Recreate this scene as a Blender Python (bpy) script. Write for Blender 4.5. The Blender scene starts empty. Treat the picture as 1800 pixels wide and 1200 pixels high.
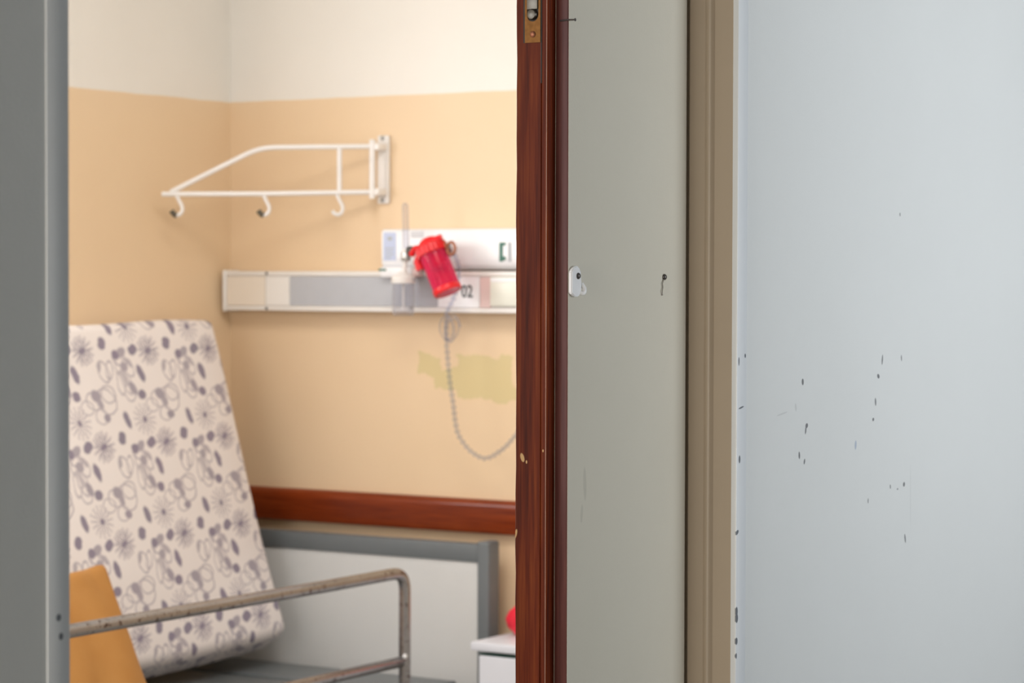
import bpy, bmesh, math, random
from mathutils import Vector, Matrix
random.seed(7)
C = bpy.context.scene.collection
SC = bpy.context.scene

# ---------------------------------------------------------------- camera
cd = bpy.data.cameras.new('camera'); cam = bpy.data.objects.new('camera', cd); C.objects.link(cam)
cd.sensor_width = 36; cd.lens = 88; cd.clip_start = 0.05
yaw, pitch, roll = math.radians(32), math.radians(-1.5), math.radians(0.14)
Fh = Vector((-math.sin(yaw), math.cos(yaw), 0)); R0 = Vector((math.cos(yaw), math.sin(yaw), 0)); Zu = Vector((0, 0, 1))
F = Fh*math.cos(pitch) + Zu*math.sin(pitch); U0 = R0.cross(F)
Rv = R0*math.cos(roll) + U0*math.sin(roll); Uv = -R0*math.sin(roll) + U0*math.cos(roll)
m = Matrix((Rv, Uv, -F)).transposed().to_4x4(); m.translation = (4.3774, -5.5189, 1.55)
cam.matrix_world = m
cd.dof.use_dof = True; cd.dof.focus_distance = 3.35; cd.dof.aperture_fstop = 8.2
SC.camera = cam

# ---------------------------------------------------------------- world, exposure, daylight
SC.view_settings.view_transform = 'Standard'; SC.view_settings.look = 'None'
SC.view_settings.gamma = 1; SC.view_settings.use_curve_mapping = False
SC.view_settings.exposure = 0.0
w = bpy.data.worlds.new('overcast_sky'); SC.world = w; w.use_nodes = True
w.node_tree.nodes['Background'].inputs[0].default_value = (0.75, 0.87, 1, 1)
w.node_tree.nodes['Background'].inputs[1].default_value = 1.0

def area(name, loc, aim, sx, sy, power, col, spread=180):
    l = bpy.data.lights.new(name, 'AREA'); l.shape = 'RECTANGLE'; l.size = sx; l.size_y = sy
    l.energy = power; l.color = col; l.spread = math.radians(spread)
    o = bpy.data.objects.new(name, l); C.objects.link(o); o.location = loc
    o.rotation_euler = Vector(aim).to_track_quat('-Z', 'Y').to_euler(); return o
# daylight through the window of the ward (in its left wall, beyond the left edge of the photo)
area('ward_window_daylight', (-0.10, -1.38, 1.90), (1, 0, 0), .95, 0.80, 21, (1, 0.98, 0.97))
# soft frontal fill added at the unseen end wall opposite the bed head
area('ward_end_fill', (1.35, -5.12, 1.75), (0, 1, 0), 1.9, 1.5, 30, (1, 0.98, 0.97))
# unseen ceiling lamp, added as fill for the ward
area('ward_ceiling_fill', (1.85, -1.9, 2.93), (0, 0, -1), 1.2, 0.90, 39, (1, 0.96, 0.92))
# daylight through the corridor window opposite the door, and a warm fill added at the corridor's unseen near end
area('corridor_window_daylight', (5.68, -1.40, 1.75), (-1, 0, 0), 1.7, 1.5, 16.6, (0.91, 0.955, 1), 78)
area('corridor_end_fill', (3.16, -8.32, 1.35), (0, 1, 0), .55, 1.8, 21, (1, 0.92, 0.80), 70)

# ---------------------------------------------------------------- node helpers
class G:
    def __init__(s, mat): s.nt = mat.node_tree; s.L = s.nt.links
    def put(s, sock, v):
        if isinstance(v, bpy.types.NodeSocket): s.L.new(v, sock)
        elif isinstance(v, (tuple, list)): sock.default_value = (*v, 1) if len(v) == 3 and sock.type == 'RGBA' else v
        else: sock.default_value = v
    def m(s, op, a, b=None, c=None, clamp=False):
        n = s.nt.nodes.new('ShaderNodeMath'); n.operation = op; n.use_clamp = clamp
        for i, v in enumerate((a, b, c)):
            if v is not None: s.put(n.inputs[i], v)
        return n.outputs[0]
    def step(s, v, e0, e1):            # smooth 0..1 as v goes e0 -> e1
        n = s.nt.nodes.new('ShaderNodeMapRange'); n.interpolation_type = 'SMOOTHSTEP'
        s.put(n.inputs[0], v); n.inputs[1].default_value = e0; n.inputs[2].default_value = e1
        if e0 > e1:
            n.inputs[1].default_value = e1; n.inputs[2].default_value = e0
            n.inputs[3].default_value = 1; n.inputs[4].default_value = 0
        return n.outputs[0]
    def xyz(s, kind='Object'):
        t = s.nt.nodes.new('ShaderNodeTexCoord'); p = s.nt.nodes.new('ShaderNodeSeparateXYZ')
        s.L.new(t.outputs[kind], p.inputs[0]); return t.outputs[kind], p.outputs[0], p.outputs[1], p.outputs[2]
    def noise(s, vec, scale, detail=3, rough=.5, stretch=None):
        if stretch:
            mp = s.nt.nodes.new('ShaderNodeMapping'); s.L.new(vec, mp.inputs[0]); mp.inputs['Scale'].default_value = stretch; vec = mp.outputs[0]
        n = s.nt.nodes.new('ShaderNodeTexNoise'); s.L.new(vec, n.inputs['Vector'])
        n.inputs['Scale'].default_value = scale; n.inputs['Detail'].default_value = detail; n.inputs['Roughness'].default_value = rough
        return n.outputs['Fac']
    def mix(s, f, a, b):
        n = s.nt.nodes.new('ShaderNodeMix'); n.data_type = 'RGBA'
        s.put(n.inputs[0], f); s.put(n.inputs[6], a); s.put(n.inputs[7], b); return n.outputs[2]
    def ramp(s, f, stops):
        n = s.nt.nodes.new('ShaderNodeValToRGB'); s.put(n.inputs[0], f); e = n.color_ramp.elements
        while len(e) < len(stops): e.new(0.5)
        for q, (p, c) in zip(e, stops): q.position = p; q.color = (*c, 1)
        return n.outputs[0]
    def bump(s, h, strength, dist=0.002):
        n = s.nt.nodes.new('ShaderNodeBump'); s.put(n.inputs['Height'], h)
        n.inputs['Strength'].default_value = strength; n.inputs['Distance'].default_value = dist; return n.outputs[0]
    def spots(s, a, b, lst, soft=.35):  # lst of (a0, b0, ra, rb, tilt): union of soft ellipses
        out = None
        for a0, b0, ra, rb, t in lst:
            da = s.m('SUBTRACT', a, a0); db = s.m('SUBTRACT', b, b0)
            if t:
                ct, st = math.cos(t), math.sin(t)
                da, db = s.m('ADD', s.m('MULTIPLY', da, ct), s.m('MULTIPLY', db, st)), s.m('SUBTRACT', s.m('MULTIPLY', db, ct), s.m('MULTIPLY', da, st))
            r = s.m('ADD', s.m('POWER', s.m('ABSOLUTE', s.m('DIVIDE', da, ra)), 2), s.m('POWER', s.m('ABSOLUTE', s.m('DIVIDE', db, rb)), 2))
            k = s.step(r, 1+soft, 1-soft)
            out = k if out is None else s.m('MAXIMUM', out, k)
        return out

def mat(name, col=(.8, .8, .8), rough=.5, metal=0, coat=0, spec=.5, trans=0, ior=1.45):
    a = bpy.data.materials.new(name); a.use_nodes = True
    p = a.node_tree.nodes['Principled BSDF']
    p.inputs['Base Color'].default_value = (*col, 1); p.inputs['Roughness'].default_value = rough; p.inputs['Metallic'].default_value = metal
    p.inputs['Coat Weight'].default_value = coat; p.inputs['Coat Roughness'].default_value = .12; p.inputs['Specular IOR Level'].default_value = spec
    p.inputs['Transmission Weight'].default_value = trans; p.inputs['IOR'].default_value = ior
    return a, p, G(a)

def plain(name, col, rough=.5, metal=0, var=.06, scale=14, **k):
    a, p, g = mat(name, col, rough, metal, **k)
    v, x, y, z = g.xyz()
    n = g.noise(v, scale, 4)
    g.put(p.inputs['Base Color'], g.mix(n, tuple(c*(1-var) for c in col), tuple(min(1, c*(1+var)) for c in col)))
    return a

# ---------------------------------------------------------------- materials
def ward_paint():
    a, p, g = mat('two_tone_wall_paint', rough=.38, spec=.35)
    v, x, y, z = g.xyz()
    n = g.noise(v, 6, 4)
    low = g.mix(n, (.785, .585, .375), (.815, .615, .405)); up = g.mix(n, (.795, .755, .69), (.835, .795, .73))
    edge = g.m('ADD', z, g.m('MULTIPLY', g.m('SUBTRACT', g.noise(v, 9, 2), .5), .006))
    col = g.mix(g.step(edge, 2.029, 2.034), low, up)
    # old patch of repaired, differently toned paint
    dn = g.m('MULTIPLY', g.m('SUBTRACT', g.noise(v, 17, 4, .6), .5), .085); dn2 = g.m('MULTIPLY', g.m('SUBTRACT', g.noise(v, 13, 3, .6), .5), .07)
    xx = g.m('ADD', x, dn); zz = g.m('ADD', z, dn2)
    def box(cx, cz, hx, hz):
        d = g.m('MAXIMUM', g.m('DIVIDE', g.m('ABSOLUTE', g.m('SUBTRACT', xx, cx)), hx), g.m('DIVIDE', g.m('ABSOLUTE', g.m('SUBTRACT', zz, cz)), hz))
        return g.step(d, 1.05, .95)
    k = g.m('MAXIMUM', g.m('MAXIMUM', box(.842, 1.285, .085, .058), box(.665, 1.312, .036, .026)), g.m('MAXIMUM', box(.735, 1.278, .05, .026), box(.93, 1.238, .05, .014)))
    k = g.m('MULTIPLY', k, g.step(y, -.05, -.02))
    col = g.mix(g.m('MULTIPLY', k, .68), col, (.62, .52, .24))
    g.put(p.inputs['Base Color'], col)
    g.put(p.inputs['Normal'], g.bump(g.noise(v, 90, 3), .12))
    return a
M = {}
M['ward'] = ward_paint()

def corridor_paint():
    a, p, g = mat('chipped_white_wall_paint', rough=.42, spec=.35)
    v, x, y, z = g.xyz()
    n = g.noise(v, 3, 5, .6)
    col = g.mix(n, (.655, .665, .655), (.70, .71, .70))
    # chips and scuffs in the paint: (y, z, half width, half height, tilt)
    S = [(-2.1921, 1.3962, .0035, .0048, .1), (-2.1778, 1.3314, .0045, .0035, .3), (-2.181, 1.325, .0022, .006, -.2), (-2.2023, 1.2893, .0026, .0055, .1),
         (-2.1849, 1.2791, .0022, .0042, -.3), (-1.9047, 1.4209, .0022, .008, -.15), (-1.9196, 1.3956, .0048, .0034, -.4), (-1.9298, 1.3562, .0026, .0062, .15),
         (-1.9381, 1.3292, .0036, .0026, .1), (-1.8165, 1.2201, .0040, .0036, .4), (-1.8105, 1.1334, .0024, .0075, .25),
         (-1.9556, 1.2043, .0015, .004, 0), (-1.8394, 1.6483, .0018, .003, 0), (-1.8706, 1.2203, .0018, .0034, .2), (-1.842, 1.2145, .0024, .0014, 0), (-1.8300, 1.4215, .0018, .005, .1)]
    g.put(p.inputs['Base Color'], g.mix(g.m('MULTIPLY', g.spots(y, z, S), .86), col, (.10, .10, .11)))
    blue = g.spots(y, z, [(-2.0036, 1.2932, .0035, .007, -.1)])
    faint = g.spots(y, z, [(-2.2599, 1.3526, .018, .0012, .12), (-2.215, 1.36, .003, .006, .2), (-1.79, 1.2, .001, .05, .02)])
    c2 = g.mix(g.m('MULTIPLY', blue, .6), p.inputs['Base Color'].links[0].from_socket, (.25, .32, .45))
    c2 = g.mix(g.m('MULTIPLY', faint, .28), c2, (.30, .30, .30))
    g.put(p.inputs['Base Color'], c2)
    g.put(p.inputs['Normal'], g.bump(g.m('ADD', g.noise(v, 260, 2), g.m('MULTIPLY', g.noise(v, 40, 3), 1.5)), .16, .0015))
    return a
M['corridor'] = corridor_paint()

XW0 = 2.8
def strip_paint():
    a, p, g = mat('worn_white_corner_strip_paint', rough=.35)
    v, x, y, z = g.xyz()
    col = g.mix(g.noise(v, 5, 4), (.67, .69, .71), (.71, .73, .75))
    S = [(-2.4002, 1.2956, .0026, .0055, 0), (-2.3842, 1.4394, .0022, .003, .1), (-2.4034, 1.432, .0018, .006, 0), (-2.3957, 1.3675, .008, .0012, .18),
         (-2.4065, 1.1941, .005, .0028, .5), (-2.4069, 1.0839, .0035, .0065, 0), (-2.4065, 1.0745, .004, .0065, 0), (-2.4070, 1.0425, .0035, .005, 0), (-2.4075, 1.022, .002, .004, 0),
         (-3.786, 1.2336, .0034, .0034, 0), (-3.7829, 1.2158, .003, .0034, 0)]
    g.put(p.inputs['Base Color'], g.mix(g.m('MULTIPLY', g.m('MULTIPLY', g.spots(y, z, S), g.step(x, XW0+.0008, XW0+.0014)), .88), col, (.06, .07, .09)))
    return a
M['strip'] = strip_paint()

def leaf_paint():
    a, p, g = mat('cream_door_paint', rough=.4, spec=.4)
    v, x, y, z = g.xyz('Generated'); tc, x, y, z = g.xyz()
    col = g.mix(g.noise(tc, 4, 5, .6), (.60, .565, .475), (.64, .605, .515))
    f = g.spots(g.m('SUBTRACT', y, 2.58), z, [(-2.6971, 1.2786, .004, .022, .05), (-2.705, 1.24, .003, .012, -.1)])
    g.put(p.inputs['Base Color'], g.mix(g.m('MULTIPLY', f, .22), col, (.25, .24, .20)))
    g.put(p.inputs['Normal'], g.bump(g.m('ADD', g.noise(tc, 240, 2), g.m('MULTIPLY', g.noise(tc, 40, 3), 1.5)), .14, .0015))
    return a
M['leaf'] = leaf_paint()

def wood(name, dark, mid, light, rough, coat, chips=(), grain=(60, 60, 2.2), axis='z'):
    a, p, g = mat(name, rough=rough, coat=coat, spec=.16)
    v, x, y, z = g.xyz()
    n1 = g.noise(v, 1, 6, .65, grain); n2 = g.noise(v, 1, 3, .5, tuple(q*.16 for q in grain)); n3 = g.noise(v, 1, 2, .5, tuple(q*4 for q in grain))
    f = g.m('ADD', g.m('MULTIPLY', n1, .52), g.m('ADD', g.m('MULTIPLY', n2, .24), g.m('MULTIPLY', n3, .24)))
    col = g.ramp(f, [(.36, dark), (.5, mid), (.66, light)])
    if chips:
        col = g.mix(g.spots(g.m('ADD', x, 2.69), z, chips), col, (.66, .42, .19))   # the leaf's origin lies at x = 2.69
    g.put(p.inputs['Base Color'], col)
    g.put(p.inputs['Normal'], g.bump(n1, .25, .001))
    return a
M['edge_wood'] = wood('varnished_mahogany_lipping', (.06, .007, .001), (.135, .019, .0025), (.24, .050, .008), .5, .0,
    [(2.6702, 1.3145, .0028, .0058, .3), (2.6765, 1.309, .0012, .0022, 0), (2.7015, 1.3245, .0010, .0018, 0), (2.6598, 1.214, .0022, .007, -.3)])
M['lip_wood'] = wood('brown_rebate_purple_sheen', (.07, .020, .016), (.11, .034, .028), (.15, .050, .040), .4, .08)  # purple tone paints in the blue light this face reflects
M['rail_wood'] = wood('polished_red_brown_bumper', (.13, .018, .004), (.21, .034, .007), (.29, .058, .013), .3, .22, grain=(2.2, 50, 50))

M['frame_beige'] = plain('beige_metal_frame_paint', (.40, .325, .245), .4, var=.04)
M['white_plastic'] = plain('off_white_plastic', (.80, .77, .73), .35, var=.03)
M['panel_white'] = plain('bright_white_enamel', (.86, .86, .87), .3, var=.02)
M['grey_film'] = plain('blue_grey_diffuser', (.46, .47, .50), .4, var=.05, scale=40)
M['label_blue'] = plain('pale_blue_label', (.52, .58, .76), .45, var=.04)
M['pink_film'] = plain('pale_pink_plate', (.74, .56, .53), .4, var=.03)
M['ink'] = plain('dark_ink', (.04, .05, .05), .5)
M['ink_green'] = plain('dark_green_ink', (.045, .16, .115), .5)
M['ink_grey'] = plain('grey_ink', (.42, .44, .46), .5)
M['dark_gap'] = plain('dark_recess', (.05, .045, .04), .7)
M['rack_white'] = plain('white_powder_coat', (.84, .80, .76), .35, var=.03)
M['rubber_and_shade'] = plain('dark_rubber_and_tip_shade', (.10, .085, .06), .6)  # rubber of the foot caps; on the rack hooks it paints shade
M['bed_grey'] = plain('grey_bed_enamel', (.15, .165, .172), .38, var=.08)
M['head_panel'] = plain('pale_laminate', (.68, .68, .665), .42, var=.025)
M['red_bag'] = plain('bright_red_plastic', (.85, .015, .045), .4, var=.08)
M['cab_white'] = plain('white_laminate', (.76, .77, .82), .32, var=.02)
M['cab_green'] = plain('dark_green_edging', (.05, .13, .10), .4)
M['steel'] = plain('dull_steel', (.38, .37, .35), .32, 1, var=.15, scale=120)
M['button_steel'] = plain('worn_dark_steel', (.15, .14, .12), .4, 1, var=.2, scale=120)
M['dark_steel'] = plain('dark_tarnished_steel', (.10, .09, .085), .4, .7)
M['brass'] = plain('aged_brass', (.13, .06, .02), .45, 1, var=.5, scale=160)
M['copper'] = plain('tarnished_copper', (.34, .14, .08), .45, .8, var=.3, scale=90)
M['floor'] = plain('grey_vinyl', (.42, .40, .37), .35, var=.08)
M['ceiling'] = plain('white_ceiling_paint', (.80, .79, .76), .6, var=.02)

def chipped_tube():
    a, p, g = mat('chipped_grey_tube', rough=.24, metal=.85)
    v, x, y, z = g.xyz()
    n = g.noise(v, 70, 5, .7); n2 = g.noise(v, 11, 3)
    base = g.mix(n2, (.27, .262, .265), (.38, .365, .365))
    g.put(p.inputs['Base Color'], g.mix(g.step(n, .57, .62), base, (.09, .06, .05)))
    return a
M['tube'] = chipped_tube()

def clear(name, col, lo, hi, tint=None):
    a = bpy.data.materials.new(name); a.use_nodes = True; nt = a.node_tree; p = nt.nodes['Principled BSDF']; g = G(a)
    p.inputs['Base Color'].default_value = (*col, 1); p.inputs['Roughness'].default_value = .12
    tr = nt.nodes.new('ShaderNodeBsdfTransparent'); tr.inputs[0].default_value = (*(tint or [.93*c/max(col) for c in col]), 1)
    lw = nt.nodes.new('ShaderNodeLayerWeight'); lw.inputs[0].default_value = .5
    mx = nt.nodes.new('ShaderNodeMixShader'); g.put(mx.inputs[0], g.m('ADD', g.m('MULTIPLY', lw.outputs['Facing'], hi-lo), lo))
    nt.links.new(tr.outputs[0], mx.inputs[1]); nt.links.new(p.outputs[0], mx.inputs[2])
    nt.links.new(mx.outputs[0], nt.nodes['Material Output'].inputs[0]); return a
M['clear'] = clear('clear_plastic', (.56, .56, .58), .05, .55)
M['clear_tube'] = clear('cloudy_clear_tubing', (.40, .41, .44), .03, .45)
M['red_clear'] = clear('translucent_red_plastic', (.85, .05, .17), .22, .75, (.97, .36, .48))
M['red_solid'] = plain('red_moulded_plastic', (.74, .012, .018), .3, var=.08)

def floral():
    a, p, g = mat('floral_mattress_vinyl', rough=.45, spec=.3)
    v, x, y, z = g.xyz()
    T = .2445
    vv = g.m('SUBTRACT', y, z)                                  # unrolls the print over the narrow sides
    uu = g.m('ADD', g.m('SUBTRACT', x, .434), g.m('MULTIPLY', g.m('SUBTRACT', vv, .778), .055))
    vv = g.m('SUBTRACT', vv, .778)
    # a little wobble so that the drawing looks hand made
    wob = g.m('MULTIPLY', g.m('SUBTRACT', g.noise(v, 45, 2), .5), .012)
    uu = g.m('ADD', uu, wob)
    def loc(u0, v0):
        def wr(c, c0): return g.m('MULTIPLY', g.m('SUBTRACT', g.m('FRACT', g.m('ADD', g.m('DIVIDE', g.m('SUBTRACT', c, c0), T), .5)), .5), T)
        return wr(uu, u0), wr(vv, v0)
    def rad(a_, b_): return g.m('SQRT', g.m('ADD', g.m('MULTIPLY', a_, a_), g.m('MULTIPLY', b_, b_)))
    terms = []
    def dot(u0, v0, ra, rb, t=0, k=1):
        da, db = loc(u0, v0)
        if t:
            ct, st = math.cos(t), math.sin(t)
            da, db = g.m('ADD', g.m('MULTIPLY', da, ct), g.m('MULTIPLY', db, st)), g.m('SUBTRACT', g.m('MULTIPLY', db, ct), g.m('MULTIPLY', da, st))
        r = rad(g.m('DIVIDE', da, ra), g.m('DIVIDE', db, rb))
        terms.append(g.m('MULTIPLY', g.step(r, 1.15, .75), k))
    def flower(u0, v0, R, n, k=.8):
        da, db = loc(u0, v0); r = rad(da, db); an = g.m('ARCTAN2', db, da)
        pet = g.m('ADD', .5, g.m('MULTIPLY', g.m('SINE', g.m('MULTIPLY', an, n)), .5))
        pet = g.step(pet, .35, .8)
        f = g.m('MULTIPLY', g.m('MULTIPLY', pet, g.step(r, R*1.05, R*.75)), g.m('SUBTRACT', 1, g.m('MULTIPLY', g.m('DIVIDE', r, R), .55)))
        terms.append(g.m('MULTIPLY', f, k)); terms.append(g.step(r, R*.26, R*.16))
        terms.append(g.m('MULTIPLY', g.m('MULTIPLY', g.step(g.m('ABSOLUTE', g.m('SUBTRACT', r, R)), .0022, .0008), g.step(pet, .1, .6)), .55))
    def ring(u0, v0, ra, rb, t=0, wd=.16, k=.5):
        da, db = loc(u0, v0)
        if t:
            ct, st = math.cos(t), math.sin(t)
            da, db = g.m('ADD', g.m('MULTIPLY', da, ct), g.m('MULTIPLY', db, st)), g.m('SUBTRACT', g.m('MULTIPLY', db, ct), g.m('MULTIPLY', da, st))
        r = rad(g.m('DIVIDE', da, ra), g.m('DIVIDE', db, rb))
        terms.append(g.m('MULTIPLY', g.step(g.m('ABSOLUTE', g.m('SUBTRACT', r, 1)), wd, wd*.35), k))
    tl = -.30                                                  # leaves lean
    dot(0, 0, .0145, .0135); dot(-.022, .006, .020, .0125, -.5, .75); ring(-.012, -.012, .024, .017, .4, .2, .7)
    flower(-.131, .013, .037, 13, 1); flower(-.060, -.171, .040, 15, .85); flower(-.123, -.236, .037, 13, 1)
    dot(-.204, .034, .0145, .013); dot(-.072, .016, .0145, .013); dot(-.069, -.105, .0155, .0135); dot(.043, -.219, .0145, .013); dot(-.064, -.234, .0145, .013)
    dot(-.082, -.050, .0120, .025, tl); dot(.006, -.170, .0120, .024, tl)
    dot(-.140, -.105, .020, .016, .3, .8); dot(-.152, -.124, .010, .017, -.3, .75); ring(-.100, -.134, .022, .018, 0, .17); ring(-.187, -.102, .026, .022, 0, .17); ring(-.147, -.158, .022, .019, 0, .17); dot(-.165, -.162, .014, .0115, 0, .85)
    ring(-.175, -.12, .036, .032, .5, .10, .6); ring(-.128, -.118, .026, .022, .2, .13, .6)
    dot(-.022, -.032, .014, .014, .3, .75); ring(-.008, -.028, .015, .024, .5, .2); ring(-.040, -.034, .016, .024, -.4, .2); dot(-.045, -.022, .008, .014, -.5, .6)
    ring(-.022, -.072, .017, .032, -.35, .2); dot(-.040, -.088, .012, .021, -.5, .8); ring(.000, -.074, .013, .030, .1, .2); ring(-.026, -.100, .020, .022, .3, .16, .55); dot(-.018, -.062, .010, .022, -.3, .5)
    dot(-.176, -.032, .006, .016, .4, .65); ring(-.188, -.044, .018, .028, -.3, .16, .6); ring(.034, -.04, .012, .024, .3, .2, .6)
    tot = None
    for t in terms: tot = t if tot is None else g.m('MAXIMUM', tot, t)
    base = g.mix(g.noise(v, 5, 3), (.83, .765, .735), (.86, .795, .765))
    hue = g.mix(g.noise(v, 7, 2), (.165, .115, .215), (.15, .14, .215))
    g.put(p.inputs['Base Color'], g.mix(g.m('MULTIPLY', tot, .82), base, hue))
    return a
M['floral'] = floral()

def ochre():
    a, p, g = mat('ochre_vinyl', rough=.5, spec=.3)
    v, x, y, z = g.xyz()
    n = g.noise(v, 1, 4, .5, (14, 14, 3))
    g.put(p.inputs['Base Color'], g.mix(n, (.42, .185, .045), (.51, .25, .072)))
    return a
M['ochre'] = ochre()

# ---------------------------------------------------------------- mesh helpers
def bx(bm, x0, x1, y0, y1, z0, z1, bev=0, seg=2):
    r = bmesh.ops.create_cube(bm, size=1)
    vs = r['verts']
    for q in vs:
        q.co = Vector(((x0+x1)/2 + q.co.x*(x1-x0), (y0+y1)/2 + q.co.y*(y1-y0), (z0+z1)/2 + q.co.z*(z1-z0)))
    if bev:
        es = list({e for q in vs for e in q.link_edges})
        bmesh.ops.bevel(bm, geom=es, offset=bev, segments=seg, affect='EDGES', profile=.5)
def tube(bm, pts, r, seg=14, caps=True, rs=None):
    P = [Vector(p) for p in pts]; rings = []; nrm = None
    for i, p in enumerate(P):
        t = ((P[min(i+1, len(P)-1)] - p).normalized() + (p - P[max(i-1, 0)]).normalized()).normalized()
        if nrm is None:
            nrm = t.orthogonal().normalized()
        else:
            nrm = (nrm - t*nrm.dot(t)).normalized()
        b = t.cross(nrm); rr = rs[i] if rs else r
        rings.append([bm.verts.new(p + (nrm*math.cos(a) + b*math.sin(a))*rr) for a in [2*math.pi*k/seg for k in range(seg)]])
    for A, B in zip(rings, rings[1:]):
        for k in range(seg): bm.faces.new((A[k], A[(k+1) % seg], B[(k+1) % seg], B[k]))
    if caps: bm.faces.new(rings[0][::-1]); bm.faces.new(rings[-1])
def lathe(bm, prof, mtx=Matrix(), seg=28, caps=True):   # prof: (radius, height)
    rings = [[bm.verts.new(mtx @ Vector((r*math.cos(2*math.pi*k/seg), r*math.sin(2*math.pi*k/seg), h))) for k in range(seg)] for r, h in prof]
    for A, B in zip(rings, rings[1:]):
        for k in range(seg): bm.faces.new((A[k], A[(k+1) % seg], B[(k+1) % seg], B[k]))
    if caps:
        bm.faces.new(rings[0][::-1]); bm.faces.new(rings[-1])
def prism(bm, poly, z0, z1):                           # polygon in x, y extruded in z
    a = [bm.verts.new((x, y, z0)) for x, y in poly]; b = [bm.verts.new((x, y, z1)) for x, y in poly]
    n = len(poly)
    for k in range(n): bm.faces.new((a[k], a[(k+1) % n], b[(k+1) % n], b[k]))
    bm.faces.new(a[::-1]); bm.faces.new(b)
def prism_x(bm, poly, x0, x1):                         # polygon in y, z extruded in x
    a = [bm.verts.new((x0, y, z)) for y, z in poly]; b = [bm.verts.new((x1, y, z)) for y, z in poly]
    n = len(poly)
    for k in range(n): bm.faces.new((a[k], a[(k+1) % n], b[(k+1) % n], b[k]))
    bm.faces.new(a[::-1]); bm.faces.new(b)
def arc(p0, c, p1, n=7):                               # smooth corner from p0 to p1 with corner point c
    p0, c, p1 = Vector(p0), Vector(c), Vector(p1)
    return [p0*(1-t)**2 + c*2*t*(1-t) + p1*t*t for t in [k/n for k in range(n+1)]]
def wloc(o):
    l = o.location.copy()
    while o.parent: o = o.parent; l += o.location
    return l
def obj(name, bm, material, parent=None, smooth=False, origin=None):   # bm in world coordinates
    bmesh.ops.recalc_face_normals(bm, faces=bm.faces)
    off = Vector(origin) if origin else Vector((0, 0, 0))
    base = wloc(parent) if parent else Vector((0, 0, 0))
    if parent and origin is None: off = base.copy()
    bmesh.ops.translate(bm, verts=bm.verts, vec=-off)
    me = bpy.data.meshes.new(name); bm.to_mesh(me); bm.free()
    if smooth:
        for f in me.polygons: f.use_smooth = True
        me.set_sharp_from_angle(angle=math.radians(40))
    me.materials.append(material)
    o = bpy.data.objects.new(name, me); C.objects.link(o); o.location = off - base
    if parent: o.parent = parent
    return o
def B(): return bmesh.new()
def tag(o, label, cat, group=None, kind=None):
    o['label'] = label; o['category'] = cat
    if group: o['group'] = group
    if kind: o['kind'] = kind
    return o
def thing(name, loc, label, cat, group=None, kind=None):
    o = bpy.data.objects.new(name, None); C.objects.link(o); o.location = loc; o.empty_display_size = .05
    return tag(o, label, cat, group, kind)
def struct(name, bm, m_, label, cat): return tag(obj(name, bm, m_), label, cat, kind='structure')
def text(name, body, size, loc, m_, parent, sx=1.0, bold=0):
    c = bpy.data.curves.new(name, 'FONT'); c.body = body; c.size = size; c.extrude = .0004; c.offset = bold; c.align_x = 'CENTER'; c.align_y = 'CENTER'
    c.materials.append(m_)
    t_ = bpy.data.objects.new(name, c); C.objects.link(t_)
    me = bpy.data.meshes.new_from_object(t_.evaluated_get(bpy.context.evaluated_depsgraph_get()))
    bpy.data.objects.remove(t_); me.name = name
    if not me.materials: me.materials.append(m_)
    o = bpy.data.objects.new(name, me); C.objects.link(o); o.parent = parent
    o.location = Vector(loc) - wloc(parent); o.rotation_euler = (math.pi/2, 0, 0); o.scale = (sx, 1, 1); return o

# ---------------------------------------------------------------- the setting
XL, XW, XI = 2.727, 2.800, 2.600          # door face, corridor wall face, ward side of that wall
YP, YJ = -2.408, -3.772                   # right and left edge of the doorway
H = 3.0
b = B(); bx(b, -.2, XI+.1, 0, .2, 0, H); struct('wall_back', b, M['ward'], 'two-tone cream and peach ward wall behind the bed head', 'wall')
b = B()
bx(b, -.2, 0, -.88, 0, 0, H); bx(b, -.2, 0, -5.2, -1.88, 0, H); bx(b, -.2, 0, -1.88, -.88, 0, 1.46); bx(b, -.2, 0, -1.88, -.88, 2.35, H)
struct('wall_left', b, M['ward'], 'two-tone ward wall the floral mattress leans on', 'wall')
b = B(); bx(b, 0, .35, -5.2, -5.0, 0, H); bx(b, 2.35, XI, -5.2, -5.0, 0, H); bx(b, .35, 2.35, -5.2, -5.0, 0, .95); bx(b, .35, 2.35, -5.2, -5.0, 2.55, H); struct('wall_front', b, M['ward'], 'ward end wall opposite the bed head, out of the picture', 'wall')
b = B()
bx(b, XI, XW, YP+.001, 3.2, 0, H); bx(b, XI, XW, -8.2, YJ-.001, 0, H); bx(b, XI, XW, YJ, YP, 2.14, H)
struct('wall_right', b, M['corridor'], 'white corridor wall with paint chips beside the beige door frame', 'wall')
b = B()
bx(b, 5.6, 5.8, -8.2, -2.35, 0, H); bx(b, 5.6, 5.8, -.45, 3.2, 0, H); bx(b, 5.6, 5.8, -2.35, -.45, 0, .95); bx(b, 5.6, 5.8, -2.35, -.45, 2.55, H)
struct('wall_opposite', b, M['corridor'], 'corridor wall opposite the ward door, out of the picture', 'wall')
b = B(); bx(b, XW, 5.6, 3.2, 3.4, 0, H); struct('wall_end', b, M['corridor'], 'far end wall of the corridor, out of the picture', 'wall')
b = B(); bx(b, XW, 2.86, -8.4, -8.2, 0, H); bx(b, 3.46, 5.6, -8.4, -8.2, 0, H); bx(b, 2.86, 3.46, -8.4, -8.2, 2.3, H); bx(b, 2.86, 3.46, -8.4, -8.2, 0, .40); struct('wall_near', b, M['corridor'], 'near end wall of the corridor behind the viewer', 'wall')
b = B(); bx(b, -.2, 5.8, -8.4, 3.4, -.1, 0); struct('floor', b, M['floor'], 'grey vinyl floor of ward and corridor', 'floor')
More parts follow.
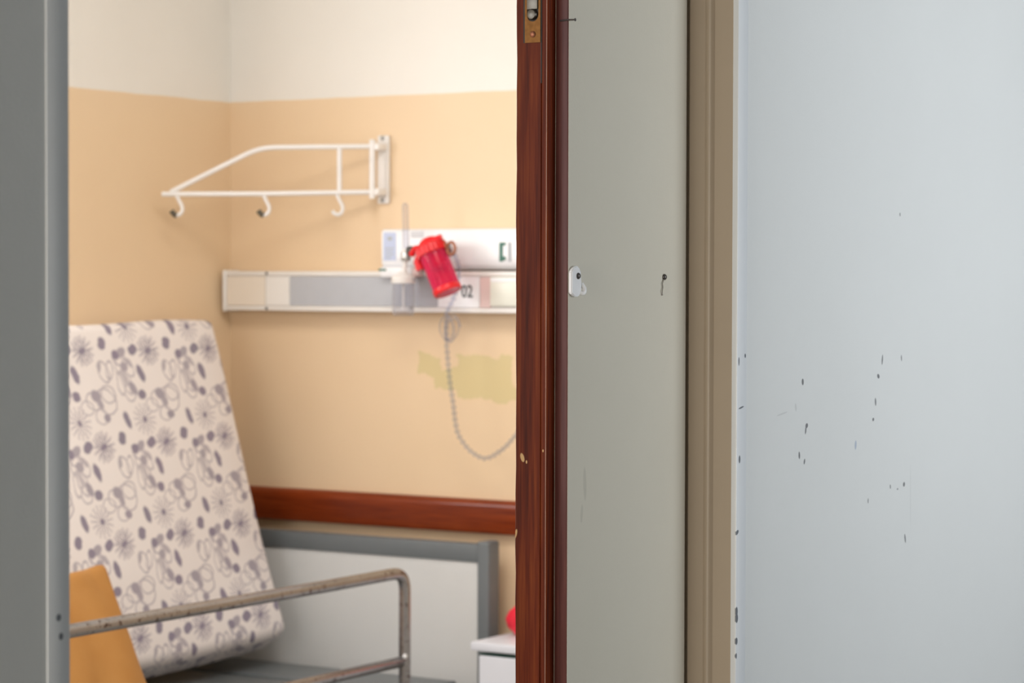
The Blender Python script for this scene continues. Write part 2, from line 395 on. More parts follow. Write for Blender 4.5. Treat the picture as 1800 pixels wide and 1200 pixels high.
b = B(); bx(b, -.2, 5.8, -8.4, 3.4, H, H+.1); struct('ceiling', b, M['ceiling'], 'white ceiling over ward and corridor', 'ceiling')
def window(name, x0, x1, y0, y1, z0, z1, label):
    r = thing(name, ((x0+x1)/2, (y0+y1)/2, z0), label, 'window', kind='structure')
    b = B()
    for s in ((y0, y0+.05, z0, z1), (y1-.05, y1, z0, z1), (y0+.05, y1-.05, z0, z0+.05), (y0+.05, y1-.05, z1-.05, z1), ((y0+y1)/2-.02, (y0+y1)/2+.02, z0+.05, z1-.05)):
        bx(b, x0, x1, *s)
    obj('window_frame', b, M['rack_white'], r)
window('window_1', -.06, -.01, -1.88, -.88, 1.46, 2.35, 'high window in the ward left wall, out of the picture')
window('window_2', 5.61, 5.66, -2.35, -.45, .95, 2.55, 'corridor window opposite the ward door, out of the picture')

# wooden bumper rail on the back wall
b = B()
pr = [(0, .8765), (-.020, .8765), (-.027, .879), (-.030, .885), (-.030, .945), (-.027, .956), (-.020, .9625), (-.010, .965), (0, .965)]
prism_x(b, pr, 0.001, XI-.001)
tag(obj('trim_1', b, M['rail_wood'], smooth=True), 'glossy red brown wooden bumper rail along the back wall above the headboard', 'bumper rail', kind='structure')

# beige door frame (both jambs and the head)
b = B()
bead = [(2.7503 + .0152*t, YP - .0045*math.sin(math.pi*t)) for t in [k/8 for k in range(9)]]
prism(b, [(XI+.002, YP+.0005), (2.652, YP+.0005), (2.652, YP-.000)] + [(2.727, YP), (2.7495, YP)] + bead + [(2.7665, YP), (XW-.0005, YP), (XW-.0005, YP+.0005)], 0.002, 2.139)
# left jamb, mirrored
prism(b, [(XI+.002, YJ), (2.7495, YJ)] + [(x, YJ + (YP-y)) for x, y in bead] + [(2.7665, YJ), (XW-.0005, YJ), (XW-.0005, YJ-.0005), (XI+.002, YJ-.0005)], 0.002, 2.139)
bx(b, XI+.002, XW-.0005, YJ+.001, YP-.001, 2.12, 2.139)
tag(obj('trim_2', b, M['frame_beige'], smooth=True), 'beige metal door frame lining with rounded bead right of the brown door edge', 'door frame', kind='structure')
# raised white corner strips on the corridor side of the doorway
def corner_strip(name, y0, y1, label, h_=.0026):
    b = B(); bx(b, XW-.006, XW+h_, y0, y1, 0.001, 2.16, h_*.35, 2)
    s = tag(obj(name, b, M['strip'], smooth=True), label, 'corner strip', kind='structure')
corner_strip('trim_3', YP-.0012, -2.379, 'narrow white corner strip with dark chips between beige frame and white wall')
corner_strip('trim_4', -3.8005, YJ+.0012, 'narrow grey white corner strip with two screws on the shaded left side of the doorway', .0016)

# ---------------------------------------------------------------- narrow fixed door leaf
YE1, YE2, XS, XB = -2.7608, -2.7423, 2.7073, 2.659
door = thing('door_1', (2.69, -2.58, 0), 'narrow cream painted door leaf with mahogany brown edge', 'door', kind='structure')
b = B(); prism(b, [(XB+.002, -2.742), (XL-.002, -2.7415), (XL, YE2+.0012), (XL, -2.4192), (XB, -2.4192)], .006, 2.11)
obj('panel', b, M['leaf'], door)
b = B(); rng = random.Random(3)
N = 60
cols = []
for k in range(N+1):
    zz = .006 + (2.11-.006)*k/N
    j = rng.uniform(-.0007, .0007); j2 = rng.uniform(-.0006, .0006)
    cols.append([(XB+.001, -2.7405, zz), (XB + j, YE1+.0018, zz), (XB+.0015 + j, YE1, zz), (XS-.0105, YE1, zz), (XS-.0095, YE1+.0012, zz), (XS-.0085, YE1, zz), (XS-.0012+j2, YE1, zz), (XS+j2*.4, YE1+.0012, zz), (XS, -2.7405, zz)])
rows = [[b.verts.new(p) for p in c] for c in cols]
for A_, B_ in zip(rows, rows[1:]):
    for i in range(len(A_)): b.faces.new((A_[i], A_[(i+1) % len(A_)], B_[(i+1) % len(A_)], B_[i]))
b.faces.new(rows[0]); b.faces.new(rows[-1])
obj('edge_lipping', b, M['edge_wood'], door)
b = B(); prism(b, [(XS+.0002, -2.7405), (XS+.0002, YE2+.001), (XS+.0014, YE2), (XL-.0012, YE2), (XL-.0004, YE2+.0010), (XL-.0004, -2.7405)], .006, 2.11)
obj('rebate_strip', b, M['lip_wood'], door)
# flush_bolt let into the edge
fb_y = YE1
b = B()                                             # plate with a capsule slot: built as a strip ring around the slot
cx, z0, z1, hw = 2.6848, 1.8505, 2.06, .0118
slot = [(cx + .0085*math.cos(t), 1.886 + .0085*math.sin(t)) for t in [math.pi + math.pi*k/10 for k in range(11)]] + [(cx + .0085*math.cos(t), 1.965 + .0085*math.sin(t)) for t in [math.pi*k/10 for k in range(11)]]
def ringplate(b, outer, inner, y_f, y_b):
    def nearest(q): return max(range(len(outer)), key=lambda i: (outer[i][0]-cx)*(q[0]-cx) + (outer[i][1]-1.925)*(q[1]-1.925))
    o2 = []
    for q in inner:
        d = Vector((q[0]-cx, q[1]-1.925)); s = min((hw/abs(d.x)) if abs(d.x) > 1e-6 else 1e9, ((1.925-z0) if d.y < 0 else (z1-1.925))/abs(d.y) if abs(d.y) > 1e-6 else 1e9)
        o2.append((cx + d.x*s, 1.925 + d.y*s))
    n = len(inner)
    A = [b.verts.new((x, y_f, z)) for x, z in inner]; A2 = [b.verts.new((x, y_f, z)) for x, z in o2]
    Bk = [b.verts.new((x, y_b, z)) for x, z in inner]; B2 = [b.verts.new((x, y_b, z)) for x, z in o2]
    for k in range(n):
        j = (k+1) % n
        b.faces.new((A[k], A[j], A2[j], A2[k])); b.faces.new((A[k], A[j], Bk[j], Bk[k])); b.faces.new((A2[k], A2[j], B2[j], B2[k]))
ringplate(b, None, slot, fb_y-.0012, fb_y+.004)
for zc in (z0+.0002,):
    bx(b, cx-hw, cx+hw, fb_y-.0011, fb_y+.003, z0, z0+.012)
plate = obj('flush_bolt', b, M['brass'], door)
b = B(); bx(b, cx-.0088, cx+.0088, fb_y-.0004, fb_y-.0001, 1.8772, 1.974); obj('slot_shade', b, M['dark_gap'], plate)  # thin dark plate standing in for the shade inside the slot
b = B(); bx(b, cx-.0082, cx+.0082, fb_y-.0030, fb_y-.0004, 1.893, 1.912, .0012); lathe(b, [(.0072, 0), (.0072, .003), (.0058, .0052), (.0025, .0062)], Matrix.Translation((cx+.0003, fb_y-.0004, 1.8865)) @ Matrix.Rotation(math.pi/2, 4, 'X'), 20)
obj('slide_button', b, M['button_steel'], plate, smooth=True)
b = B(); lathe(b, [(.0042, 0), (.0042, .0006), (.003, .0016), (.001, .002)], Matrix.Translation((cx+.0004, fb_y-.0011, 1.8612)) @ Matrix.Rotation(math.pi/2, 4, 'X'), 18)
obj('screw', b, M['copper'], plate, smooth=True)
b = B()                                             # the dark groove chiselled round the plate
bx(b, cx-hw-.0026, cx-hw-.0001, fb_y-.0003, fb_y+.001, 1.8505, 2.06); bx(b, cx+hw+.0001, cx+hw+.0016, fb_y-.0003, fb_y+.001, 1.798, 2.06)
obj('mortise_gap', b, M['dark_gap'], plate)
b = B(); bx(b, XS-.0022, XS-.0013, YE1-.00015, YE1+.0005, .02, 2.11); obj('pale_seam', b, plain('pale_brown_edge', (.40, .22, .15), .45, var=.4, scale=60), door)  # thin pale line along the corner of the lipping
b = B(); tube(b, [(2.7135, YE2-.0008, 1.8785), (2.7260, YE2-.0012, 1.8792), (2.7375, YE2-.0016, 1.8788)], .0011, 8)
b2 = b; lathe(b, [(.0021, 0), (.0021, .0008)], Matrix.Translation((2.7374, YE2-.0016, 1.8788)) @ Matrix.Rotation(math.pi/2, 4, 'Y'), 10)
obj('nail', b, M['dark_steel'], door, smooth=True)
b = B(); lathe(b, [(.0042, 0), (.0042, .0016), (.0028, .0034), (.001, .0040)], Matrix.Translation((XL, -2.4835, 1.5490)) @ Matrix.Rotation(math.pi/2, 4, 'Y'), 18)
sc_ = obj('screw', b, M['dark_steel'], door, smooth=True)
b = B(); tube(b, [(XL+.0012, -2.4855, 1.546), (XL+.0016, -2.4905, 1.540), (XL+.0012, -2.4885, 1.535), (XL+.0022, -2.492, 1.530), (XL+.0010, -2.4905, 1.524), (XL+.0008, -2.488, 1.5245)], .0007, 6)
obj('wire_loop', b, plain('thin_grey_wire', (.30, .28, .25), .4, .6), sc_)

# small white plastic clip screwed on the leaf next to its edge
cl = thing('cable_clip', (XL, -2.7245, 1.5425), 'small white plastic clip screwed to the cream door beside the brown edge', 'clip')
b = B(); prof = [(-2.7412, 1.528), (-2.7412, 1.5555), (-2.7365, 1.5605), (-2.7285, 1.5635), (-2.722, 1.5615), (-2.7175, 1.555), (-2.7165, 1.538), (-2.7175, 1.528), (-2.7225, 1.5235), (-2.733, 1.5235)]
prism_x(b, prof, XL, XL+.0055)
bmesh.ops.bevel(b, geom=[e for e in b.edges], offset=.0012, segments=2, affect='EDGES')
obj('plate', b, M['panel_white'], cl, smooth=True)
b = B(); tube(b, arc((XL+.003, -2.719, 1.5290), (XL+.010, -2.7145, 1.5245), (XL+.007, -2.7120, 1.534), 6) + [Vector((XL+.003, -2.7125, 1.540))], .0030, 10)
obj('hook', b, M['panel_white'], cl, smooth=True)
b = B(); lathe(b, [(.0042, 0), (.0042, .001), (.003, .0024), (.001, .003)], Matrix.Translation((XL+.0054, -2.7255, 1.5502)) @ Matrix.Rotation(math.pi/2, 4, 'Y'), 18)
obj('screw', b, M['dark_steel'], cl, smooth=True)

# ---------------------------------------------------------------- drip hook rack swung out from the back wall
A0 = Vector((.52, -.05, 0)); D = Vector((-.817, -.577, 0)).normalized()
def ar(t, z): return A0 + D*t + Vector((0, 0, z))
rk = thing('hook_rack', (.525, 0, 1.83), 'white tubular swing-out drip rack with three hooks on the peach wall', 'rack')
b = B(); bx(b, .508, .545, -.012, -.0005, 1.742, 1.925, .004); bx(b, .512, .541, -.052, -.010, 1.884, 1.902, .003); bx(b, .512, .541, -.052, -.010, 1.764, 1.782, .003)
wp = obj('wall_bracket', b, M['rack_white'], rk, smooth=True)
for zc in (1.917, 1.752):
    b = B(); lathe(b, [(.006, 0), (.006, .002), (.003, .004)], Matrix.Translation((.527, -.012, zc)) @ Matrix.Rotation(math.pi/2, 4, 'X'), 14); obj('screw', b, M['steel'], wp, smooth=True)
b = B(); tube(b, [ar(0, 1.755), ar(0, 1.912)], .0085, 14)
obj('pivot_rod', b, M['rack_white'], rk, smooth=True)
b = B()
p_end = ar(.535, 1.770); p_bend = ar(.305, 1.8895)
tube(b, [ar(0, 1.894), ar(.25, 1.890)] + arc(ar(.262, 1.8895), ar(.300, 1.8885), ar(.335, 1.871), 5) + [p_end], .0068, 12)
tube(b, [ar(0, 1.7725), ar(.295, 1.7665), ar(.558, 1.7645)], .0068, 12)
tube(b, [ar(.0875, 1.774), ar(.0875, 1.892)], .0068, 12)
obj('arm_frame', b, M['rack_white'], rk, smooth=True)
for t0, zc in ((.520, 1.765), (.290, 1.7665), (.095, 1.768)):
    b = B(); pts = [ar(t0, zc), ar(t0-.005, zc-.012)] + arc(ar(t0-.010, zc-.022), ar(t0-.022, zc-.040), ar(t0-.012, zc-.052), 5)[0:] + arc(ar(t0-.008, zc-.055), ar(t0+.002, zc-.060), ar(t0+.012, zc-.046), 5)
    tube(b, pts, .0052, 10); hk = obj('hook', b, M['rack_white'], rk, smooth=True)
    if t0 > .2:
        b = B(); tube(b, [ar(t0-.001, zc-.0575), ar(t0+.005, zc-.0545), ar(t0+.013, zc-.0445)], .0072, 10); obj('tip_shade', b, M['rubber_and_shade'], hk, smooth=True)  # dark sleeve standing in for the shadow at the hook end

# ---------------------------------------------------------------- bed head trunking with its writing
YF = -.060
tr = thing('bed_head_unit', (.9, 0, 1.45), 'long white bed head trunking with grey strip on the peach wall', 'trunking')
b = B(); bx(b, .034, 2.2, YF+.003, -.0005, 1.4535, 1.5615, .004)
bx(b, .034, 2.2, YF-.002, YF+.004, 1.548, 1.5615, .002); bx(b, .034, 2.2, YF-.002, YF+.004, 1.4535, 1.466, .002)
obj('housing', b, M['white_plastic'], tr, smooth=True)
b = B(); bx(b, .020, .034, YF-.003, -.0005, 1.450, 1.5645, .004); obj('end_cap', b, M['white_plastic'], tr, smooth=True)
b = B(); bx(b, .035, .168, YF-.001, YF+.004, 1.4668, 1.5472, .0015); obj('cover_plate', b, plain('cream_cover', (.78, .70, .60), .35, var=.02), tr)
b = B(); bx(b, .171, .252, YF-.001, YF+.004, 1.4668, 1.5472, .0015); obj('cover_plate', b, M['white_plastic'], tr)
b = B(); bx(b, .254, .735, YF-.0006, YF+.004, 1.4690, 1.5462); obj('diffuser_strip', b, M['grey_film'], tr)
b = B(); bx(b, .737, .866, YF-.001, YF+.004, 1.4668, 1.5472, .0015); obj('cover_plate', b, M['panel_white'], tr)
b = B(); bx(b, .868, .901, YF-.001, YF+.004, 1.4668, 1.5472, .0015); obj('cover_plate', b, M['pink_film'], tr)
b = B(); bx(b, .903, 1.02, YF-.008, YF+.004, 1.4715, 1.5472, .003); so = obj('socket_plate', b, plain('ivory_socket', (.80, .80, .70), .35, var=.02), tr, smooth=True)
b = B(); bx(b, .907, 1.016, YF-.0095, YF-.007, 1.5345, 1.5440, .001); obj('label_window', b, M['panel_white'], so)
for sx_, sz in ((.1745, 1.5555), (.1745, 1.4595), (.653, 1.4640)):
    b = B(); lathe(b, [(.0042, 0), (.0042, .001), (.002, .002)], Matrix.Translation((sx_, YF-.002, sz)) @ Matrix.Rotation(math.pi/2, 4, 'X'), 12); obj('screw', b, M['dark_steel'], tr, smooth=True)
text('lettering', '02', .045, (.829, YF-.0016, 1.508), M['ink'], tr, .80, .0007)

# gas outlet panel over the trunking
gp = thing('gas_outlet_panel', (1.2, 0, 1.565), 'bright white medical gas panel above the grey trunking strip', 'panel')
YG = -.072
b = B(); prism_x(b, [(-.0005, 1.5660), (YG+.022, 1.5660), (YG+.008, 1.5715), (YG+.001, 1.582), (YG, 1.60), (YG, 1.664), (YG+.004, 1.670), (YG+.010, 1.6725), (-.0005, 1.6725)], .566, 2.0)
obj('housing', b, M['panel_white'], gp, smooth=True)
b = B(); bx(b, .572, .612, YG-.0012, YG+.001, 1.590, 1.664); lb = obj('label', b, M['label_blue'], gp)
b = B()
for k in range(2):
    for i in range(12):
        pass
for zc, h_, x0, x1 in ((1.648, .010, .586, .600), (1.622, .003, .578, .606), (1.614, .003, .578, .604), (1.606, .003, .578, .606), (1.598, .003, .578, .598)):
    bx(b, x0, x1, YG-.0017, YG-.001, zc-h_/2, zc+h_/2)
obj('lettering', b, M['ink_grey'], lb)
b = B(); bx(b, .660, .700, YG-.0012, YG+.001, 1.650, 1.667); obj('label', b, plain('pale_grey_label', (.62, .62, .64), .4), gp)
b = B(); bx(b, .570, .672, YG-.014, YG+.0078, 1.5455, 1.5735, .004); ob = obj('outlet_block', b, M['panel_white'], gp, smooth=True)
b = B(); bx(b, .672, .694, YG-.012, YG+.0078, 1.547, 1.572, .003); obj('outlet_block', b, M['pink_film'], gp, smooth=True)
b = B(); bx(b, .566, .590, YG-.0148, YG-.0138, 1.5625, 1.5680); obj('label', b, M['ink_green'], gp)
b = B()                                              # green bracket-like printed mark and grey bar
bx(b, .935, .9455, YG-.0012, YG+.001, 1.587, 1.636); bx(b, .945, .954, YG-.0012, YG+.001, 1.628, 1.636); bx(b, .945, .954, YG-.0012, YG+.001, 1.590, 1.600)
obj('printed_mark', b, M['ink_green'], gp)
b = B(); bx(b, .962, .971, YG-.0012, YG+.001, 1.587, 1.636); obj('printed_mark', b, M['ink_grey'], gp)
def outlet(x):
    b = B(); lathe(b, [(.020, 0), (.020, .006), (.013, .008), (.013, .022), (.009, .024)], Matrix.Translation((x, YG, 1.617)) @ Matrix.Rotation(math.pi/2, 4, 'X'), 22); return obj('gas_outlet', b, M['steel'], gp, smooth=True)
outlet(.702); outlet(.770)

# oxygen flow meter with humidifier bottle
YO = -.125
fm = thing('oxygen_flowmeter', (.672, YO, 1.448), 'clear plastic oxygen flowmeter and humidifier bottle left of the red jar', 'flowmeter')
TX = Matrix.Translation
b = B(); lathe(b, [(.0075, 0), (.0085, .004), (.0085, .112), (.006, .120), (.003, .122)], TX((.6805, YO, 1.618)) @ Matrix.Rotation(math.radians(-1.5), 4, 'Y'), 18); obj('gauge_tube', b, M['clear'], fm, smooth=True)
b = B(); lathe(b, [(.0105, 0), (.0105, .010)], TX((.6805, YO, 1.610)), 18); obj('tube_collar', b, M['white_plastic'], fm, smooth=True)
b = B(); bx(b, .670, .690, YO-.010, YO+.010, 1.588, 1.612, .003); tube(b, [(.680, YO, 1.612), (.704, YO+.02, 1.616), (.7035, YG-.024, 1.617)], .007, 12)
vb = obj('valve_body', b, M['steel'], fm, smooth=True)
b = B(); lathe(b, [(.011, 0), (.012, .004), (.012, .014), (.009, .018)], TX((.688, YO-.002, 1.615)) @ Matrix.Rotation(math.pi/2, 4, 'Y'), 16); obj('knob', b, M['dark_steel'], vb, smooth=True)
b = B(); tube(b, [(.678, YO, 1.590), (.675, YO, 1.556)], .006, 12); obj('stem', b, M['white_plastic'], fm, smooth=True)
b = B(); lathe(b, [(.031, 0), (.032, .003), (.032, .015), (.027, .020), (.014, .026), (.010, .032)], TX((.672, YO, 1.530)), 26); obj('bottle_lid', b, M['white_plastic'], fm, smooth=True)
b = B(); lathe(b, [(.006, 0), (.026, .0005), (.029, .006), (.029, .080), (.0295, .084)], TX((.672, YO, 1.446)), 26); bt = obj('humidifier_bottle', b, M['clear'], fm, smooth=True)
b = B(); tube(b, [(.672, YO, 1.53), (.672, YO, 1.462)], .003, 8); obj('dip_tube', b, M['white_plastic'], bt, smooth=True)
b = B(); tube(b, [(.700, YO, 1.540), (.715, YO-.004, 1.541), (.719, YO-.004, 1.528), (.719, YO-.004, 1.468)], .0035, 10); obj('outlet_spout', b, M['clear'], fm, smooth=True)

# red suction jar hanging askew
YS = -.150
jt = Matrix.Translation((.7745, YS, 1.6235)) @ Matrix.Rotation(math.radians(-25), 4, 'Y')    # axis, local -z runs down the jar
sj = thing('suction_jar', (.7745, YS, 1.50), 'translucent red suction jar with bright red lid hanging askew by the wall', 'jar')
b = B(); lathe(b, [(.037, -.020), (.0395, -.018), (.0395, .002), (.036, .006), (.030, .008), (.026, .018), (.018, .024), (.008, .026)], jt, 32)
for k in range(20):
    a_ = 2*math.pi*k/20; lathe(b, [(.0032, -.020), (.0032, .002)], jt @ TX((.0395*math.cos(a_), .0395*math.sin(a_), 0)), 6)
ld = obj('lid', b, M['red_solid'], sj, smooth=True)
b = B(); tube(b, [jt @ Vector((-.020, -.020, .006)), jt @ Vector((-.034, -.016, .012)), jt @ Vector((-.055, -.012, .004))], .0085, 12)
tube(b, [jt @ Vector((-.032, -.014, -.010)), jt @ Vector((-.045, -.014, -.022)), jt @ Vector((-.046, -.014, -.044))], .0105, 12)
obj('inlet_port', b, M['red_solid'], ld, smooth=True)
b = B(); tube(b, [jt @ Vector((.020, -.010, .010)), jt @ Vector((.044, -.004, .008))], .0085, 12)
obj('outlet_port', b, M['red_solid'], ld, smooth=True)
b = B(); lathe(b, [(.0325, -.128), (.0352, -.124), (.036, -.118), (.0365, -.018), (.0345, -.018), (.034, -.117), (.033, -.122), (.010, -.122)], jt, 36, caps=True)
jr = obj('jar_body', b, M['red_clear'], sj, smooth=True)
b = B(); lathe(b, [(.0362, -.129), (.0378, -.125), (.0378, -.117), (.0362, -.113)], jt, 36, caps=False); obj('base_rim', b, M['red_solid'], jr, smooth=True)
b = B(); lathe(b, [(.014, -.055), (.016, -.050), (.016, -.022), (.014, -.018)], jt @ TX((.008, 0, 0)), 20); obj('float_valve', b, M['red_solid'], jr, smooth=True)
b = B(); lathe(b, [(.0034, -.018), (.0034, -.112)], jt @ TX((-.014, -.024, 0)), 10); obj('suction_tube', b, M['panel_white'], jr, smooth=True)  # white tube set forward to stand in for the jar's highlight streak
b = B(); cvec = Vector((.836, YS+.004, 1.620))
tube(b, [cvec + Vector((.0125*math.cos(t), -.002, .016*math.sin(t))) for t in [2*math.pi*k/18 for k in range(19)]], .0042, 10, caps=False)
obj('connector_ring', b, M['copper'], sj, smooth=True)
b = B(); tube(b, [jt @ Vector((.036, .004, .004)), (.822, YS+.004, 1.620)], .006, 12)
obj('side_pin', b, M['copper'], sj, smooth=True)
b = B(); tube(b, [jt @ Vector((.006, .010, .022)), (.776, YS+.03, 1.636), (.770, YG-.022, 1.617)], .007, 12); obj('connector', b, M['steel'], sj, smooth=True)

# clear corrugated hose hanging in a loop from the jar
ht = B()
way = [(.846, -.146, 1.602), (.842, -.120, 1.570), (.826, -.102, 1.530), (.808, -.096, 1.488), (.790, -.096, 1.455), (.790, -.100, 1.40), (.793, -.098, 1.34), (.799, -.096, 1.276), (.808, -.094, 1.217), (.818, -.092, 1.151), (.838, -.092, 1.118), (.868, -.092, 1.092), (.906, -.094, 1.080), (.942, -.094, 1.094), (.985, -.094, 1.128), (1.03, -.094, 1.19), (1.06, -.094, 1.30), (1.08, -.090, 1.44)]
pts = []
W_ = [Vector(q) for q in way]
for i in range(len(W_)-1):
    p0, p1, p2, p3 = W_[max(i-1, 0)], W_[i], W_[i+1], W_[min(i+2, len(W_)-1)]
    for k in range(14):
        t = k/14
        pts.append(.5*((2*p1) + (p2-p0)*t + (2*p0-5*p1+4*p2-p3)*t*t + (3*p1-p0-3*p2+p3)*t**3))
seg_l = 0; rs = []
for i, q in enumerate(pts):
    if i: seg_l += (q-pts[i-1]).length
    rs.append(.0050 + .0020*math.sin(seg_l*2*math.pi/.016))
tube(ht, pts, .005, 10, rs=rs)
tag(obj('oxygen_hose', ht, M['clear_tube'], smooth=True), 'clear corrugated hose hanging in a loop below the red jar', 'hose')
# short coil of spare tubing hung at the same place
hc = B()
coil = []
for k in range(70):
    t = k/69; a_ = t*2*math.pi*3.2
    coil.append(Vector((.787 + .022*math.sin(a_) + .006*t, -.085 - .018*math.cos(a_*.5), 1.452 - .032*(1-math.cos(a_)) - .014*t)))
tube(hc, coil, .0024, 8)
tag(obj('coiled_tube', hc, M['clear'], smooth=True), 'small coil of thin clear tube just under the trunking', 'tube')

# ---------------------------------------------------------------- hospital bed
bed = thing('hospital_bed', (.49, -1.1, 0), 'grey metal hospital bed frame with pale headboard and bare deck', 'bed')
hb = -.10
b = B(); bx(b, .045, .895, hb-.001, hb+.022, .46, .812); hp = obj('headboard_panel', b, M['head_panel'], bed)
b = B(); bx(b, .035, .897, hb-.006, hb+.028, .811, .858, .003); obj('headboard_rail', b, M['bed_grey'], bed, smooth=True)
for x0 in (.892, .008):
    b = B(); bx(b, x0, x0+.036, hb-.010, hb+.045, .03, .866, .006, 3); pt = obj('headboard_post', b, M['bed_grey'], bed, smooth=True)
    b = B(); bx(b, x0+.002, x0+.034, hb-.006, hb+.041, 0, .03, .004); obj('foot_cap', b, M['rubber_and_shade'], pt)
b = B()
for x0 in (.015, .875): bx(b, x0, x0+.045, -2.06, hb-.012, .446, .494, .004)
for y0 in (-2.06, -1.45, -.80, -.210): bx(b, .06, .875, y0, y0+.040, .452, .488)
obj('bed_frame', b, M['bed_grey'], bed, smooth=True)
for y0, y1 in ((-2.05, -1.51), (-1.49, -.95), (-.93, -.392), (-.354, -.155)):
    b = B(); bx(b, .02, .862, y0, y1, .494, .510, .006, 3); obj('deck_panel', b, M['bed_grey'], bed, smooth=True)
for x0 in (.014, .886):
    b = B(); bx(b, x0, x0+.032, -2.05, -2.015, .025, .447, .004); lg = obj('leg', b, M['bed_grey'], bed, smooth=True)
    b = B(); bx(b, x0-.002, x0+.034, -2.052, -2.013, 0, .025, .003); obj('foot_cap', b, M['rubber_and_shade'], lg)
# side rail
XR = .937
b = B()
tube(b, [(XR, -.503, .520), (XR, -.503, .770)] + arc((XR, -.503, .785), (XR, -.503, .829), (XR, -.555, .829), 8) + [(XR, -.8, .828), (XR, -1.3, .828), (XR, -1.92, .828)] + arc((XR, -1.94, .828), (XR, -1.99, .828), (XR, -1.99, .79), 8) + [(XR, -1.99, .520)], .0145, 18)
sr = obj('side_rail', b, M['tube'], bed, smooth=True)
b = B(); tube(b, [(XR, -.511, .612), (XR, -.522, .612), (XR, -1.2, .612), (XR, -1.98, .612)], .012, 16, rs=[.0075, .0135, .0135, .0135]); obj('lower_tube', b, M['tube'], sr, smooth=True)
b = B(); lathe(b, [(.006, 0), (.006, .004), (.003, .006)], TX((XR+.010, -.519, .626)) @ Matrix.Rotation(math.pi/2, 4, 'Y'), 12); obj('tube_highlight', b, M['panel_white'], sr, smooth=True)  # white dot standing in for the highlight where the lower tube ends
for y0 in (-.503, -1.99):
    b = B(); bx(b, XR-.017, XR+.017, y0-.02, y0+.02, .470, .520, .003); obj('rail_bracket', b, M['bed_grey'], sr)

# ---------------------------------------------------------------- floral mattress leaning on the left wall
lean = math.radians(17.4)
Pm = Vector((.359, -.2, .605)); nn = Vector((math.cos(lean), 0, math.sin(lean))); up = Vector((-math.sin(lean), 0, math.cos(lean))); al = Vector((0, -1, 0))
L_, W2, T_ = 1.80, .868, .105
b = B(); bx(b, 0, L_, 0, W2, 0, T_, .026, 4)
es = [e for e in b.edges if e.calc_length() > .5]
bmesh.ops.subdivide_edges(b, edges=es, cuts=20, use_grid_fill=True)
for v in b.verts:
    u_, v_, z_ = v.co
    v.co.y += -.016*math.sin(min(1, u_/1.0)*math.pi*.8)*(1-v_/W2) * 1.0 + .004*math.sin(u_*9)*(v_/W2)
    v.co.y -= .034*max(0, z_/T_)*max(0, 1-v_/.2)
    if z_ < .03:
        v.co.z += .006*math.sin(u_*5+1)*math.sin(v_*6) - .010*math.sin(math.pi*v_/W2)*math.sin(math.pi*u_/L_)
mt = obj('mattress', b, M['floral'], smooth=True)
mm = Matrix((al, up, -nn)).transposed().to_4x4(); mm.translation = Pm
mt.matrix_world = mm
tag(mt, 'white mattress with purple floral print leaning upright on the ward wall', 'mattress')

# ochre cushion in front of it
lc = math.radians(28.5)
nc = Vector((math.cos(lc), 0, math.sin(lc))); uc = Vector((-math.sin(lc), 0, math.cos(lc)))
Pc = Vector((.606, -1.0, .519))
b = B(); bx(b, 0, .62, 0, .402, 0, .075, .02, 3)
es = [e for e in b.edges if e.calc_length() > .2]
bmesh.ops.subdivide_edges(b, edges=es, cuts=22, use_grid_fill=True)
for v in b.verts:
    u_, v_, z_ = v.co
    v.co.y -= .03*min(1, u_/.25)*(v_/.402)**2
    v.co.x += .006*math.sin(v_*14)*(1-u_/.62)
    if z_ < .04: v.co.z += .0085*math.sin(u_*42 + 1.5*math.sin(v_*9)) * (.35+.65*abs(v_/.402-.5)*2) - .012*math.sin(math.pi*u_/.62)*math.sin(math.pi*v_/.402)
cu = obj('cushion', b, M['ochre'], smooth=True)
mm = Matrix((al, uc, -nc)).transposed().to_4x4(); mm.translation = Pc
cu.matrix_world = mm
tag(cu, 'ochre yellow cushion propped on the bed against the floral mattress', 'cushion')

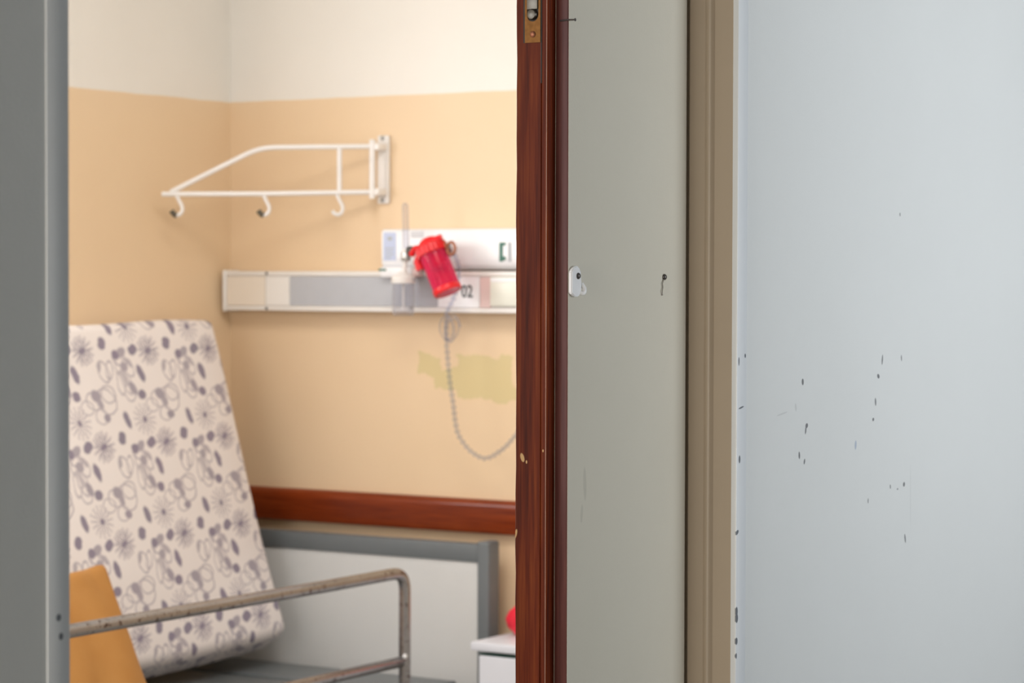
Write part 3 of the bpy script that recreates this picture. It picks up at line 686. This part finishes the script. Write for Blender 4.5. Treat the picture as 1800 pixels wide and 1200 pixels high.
# ---------------------------------------------------------------- bedside cabinet and the red bag on it
XC, YC, ZC = .985, -.283, .636
cb = thing('bedside_cabinet', (1.2, -.16, 0), 'white bedside cabinet with dark green edging right of the headboard', 'cabinet')
b = B(); bx(b, XC, XC+.46, YC, -.012, ZC-.022, ZC, .003); obj('top', b, M['cab_white'], cb, smooth=True)
b = B(); bx(b, XC+.018, XC+.44, YC+.018, -.015, .05, ZC-.030); obj('carcass', b, M['cab_green'], cb)
b = B(); bx(b, XC+.016, XC+.018, YC+.020, -.016, .06, ZC-.036); obj('side_panel', b, M['cab_white'], cb)
b = B(); bx(b, XC+.023, XC+.435, YC+.004, YC+.018, .42, ZC-.034, .002); dr = obj('drawer', b, M['cab_white'], cb)
b = B(); tube(b, [(XC+.19, YC+.004, .53), (XC+.19, YC-.02, .53), (XC+.27, YC-.02, .53), (XC+.27, YC+.004, .53)], .005, 8); obj('handle', b, M['steel'], dr, smooth=True)
b = B(); bx(b, XC+.023, XC+.435, YC+.004, YC+.018, .06, .412, .002); dd = obj('door', b, M['cab_white'], cb)
b = B(); tube(b, [(XC+.40, YC+.004, .38), (XC+.40, YC-.02, .38), (XC+.40, YC-.02, .30), (XC+.40, YC+.004, .30)], .005, 8); obj('handle', b, M['steel'], dd, smooth=True)
b = B(); bx(b, XC+.03, XC+.43, YC+.03, -.02, 0, .05); obj('plinth', b, M['cab_green'], cb)
b = B()
prof = [(.050, 0), (.072, .004), (.086, .020), (.092, .042), (.085, .062), (.062, .082), (.038, .094), (.020, .100), (.026, .112), (.030, .120)]
lathe(b, prof, TX((1.088, -.105, ZC+.0005)), 40)
rg = random.Random(5)
for v in b.verts:
    d = Vector((v.co.x-1.088, v.co.y+.105)); a_ = math.atan2(d.y, d.x); hh = v.co.z-ZC
    k = 1 + .05*math.sin(a_*7 + hh*30) + .035*math.sin(a_*13 - hh*50)
    v.co.x = 1.088 + d.x*k; v.co.y = -.105 + d.y*k*.85
tag(obj('red_bag', b, M['red_bag'], smooth=True), 'bright red tied bag on the white bedside cabinet', 'bag')

# housing for the added ceiling lamp that fills the ward (out of the picture)
def lamp(loc, label):
    r = thing('added_ceiling_lamp', loc, label, 'lamp')
    x, y, z = loc
    b = B(); bx(b, x-.63, x+.63, y-.48, y+.48, H-.045, H-.0005, .004); obj('housing', b, M['rack_white'], r)
lamp((1.85, -1.9, H-.05), 'added white square lamp panel, unseen on the ward ceiling')
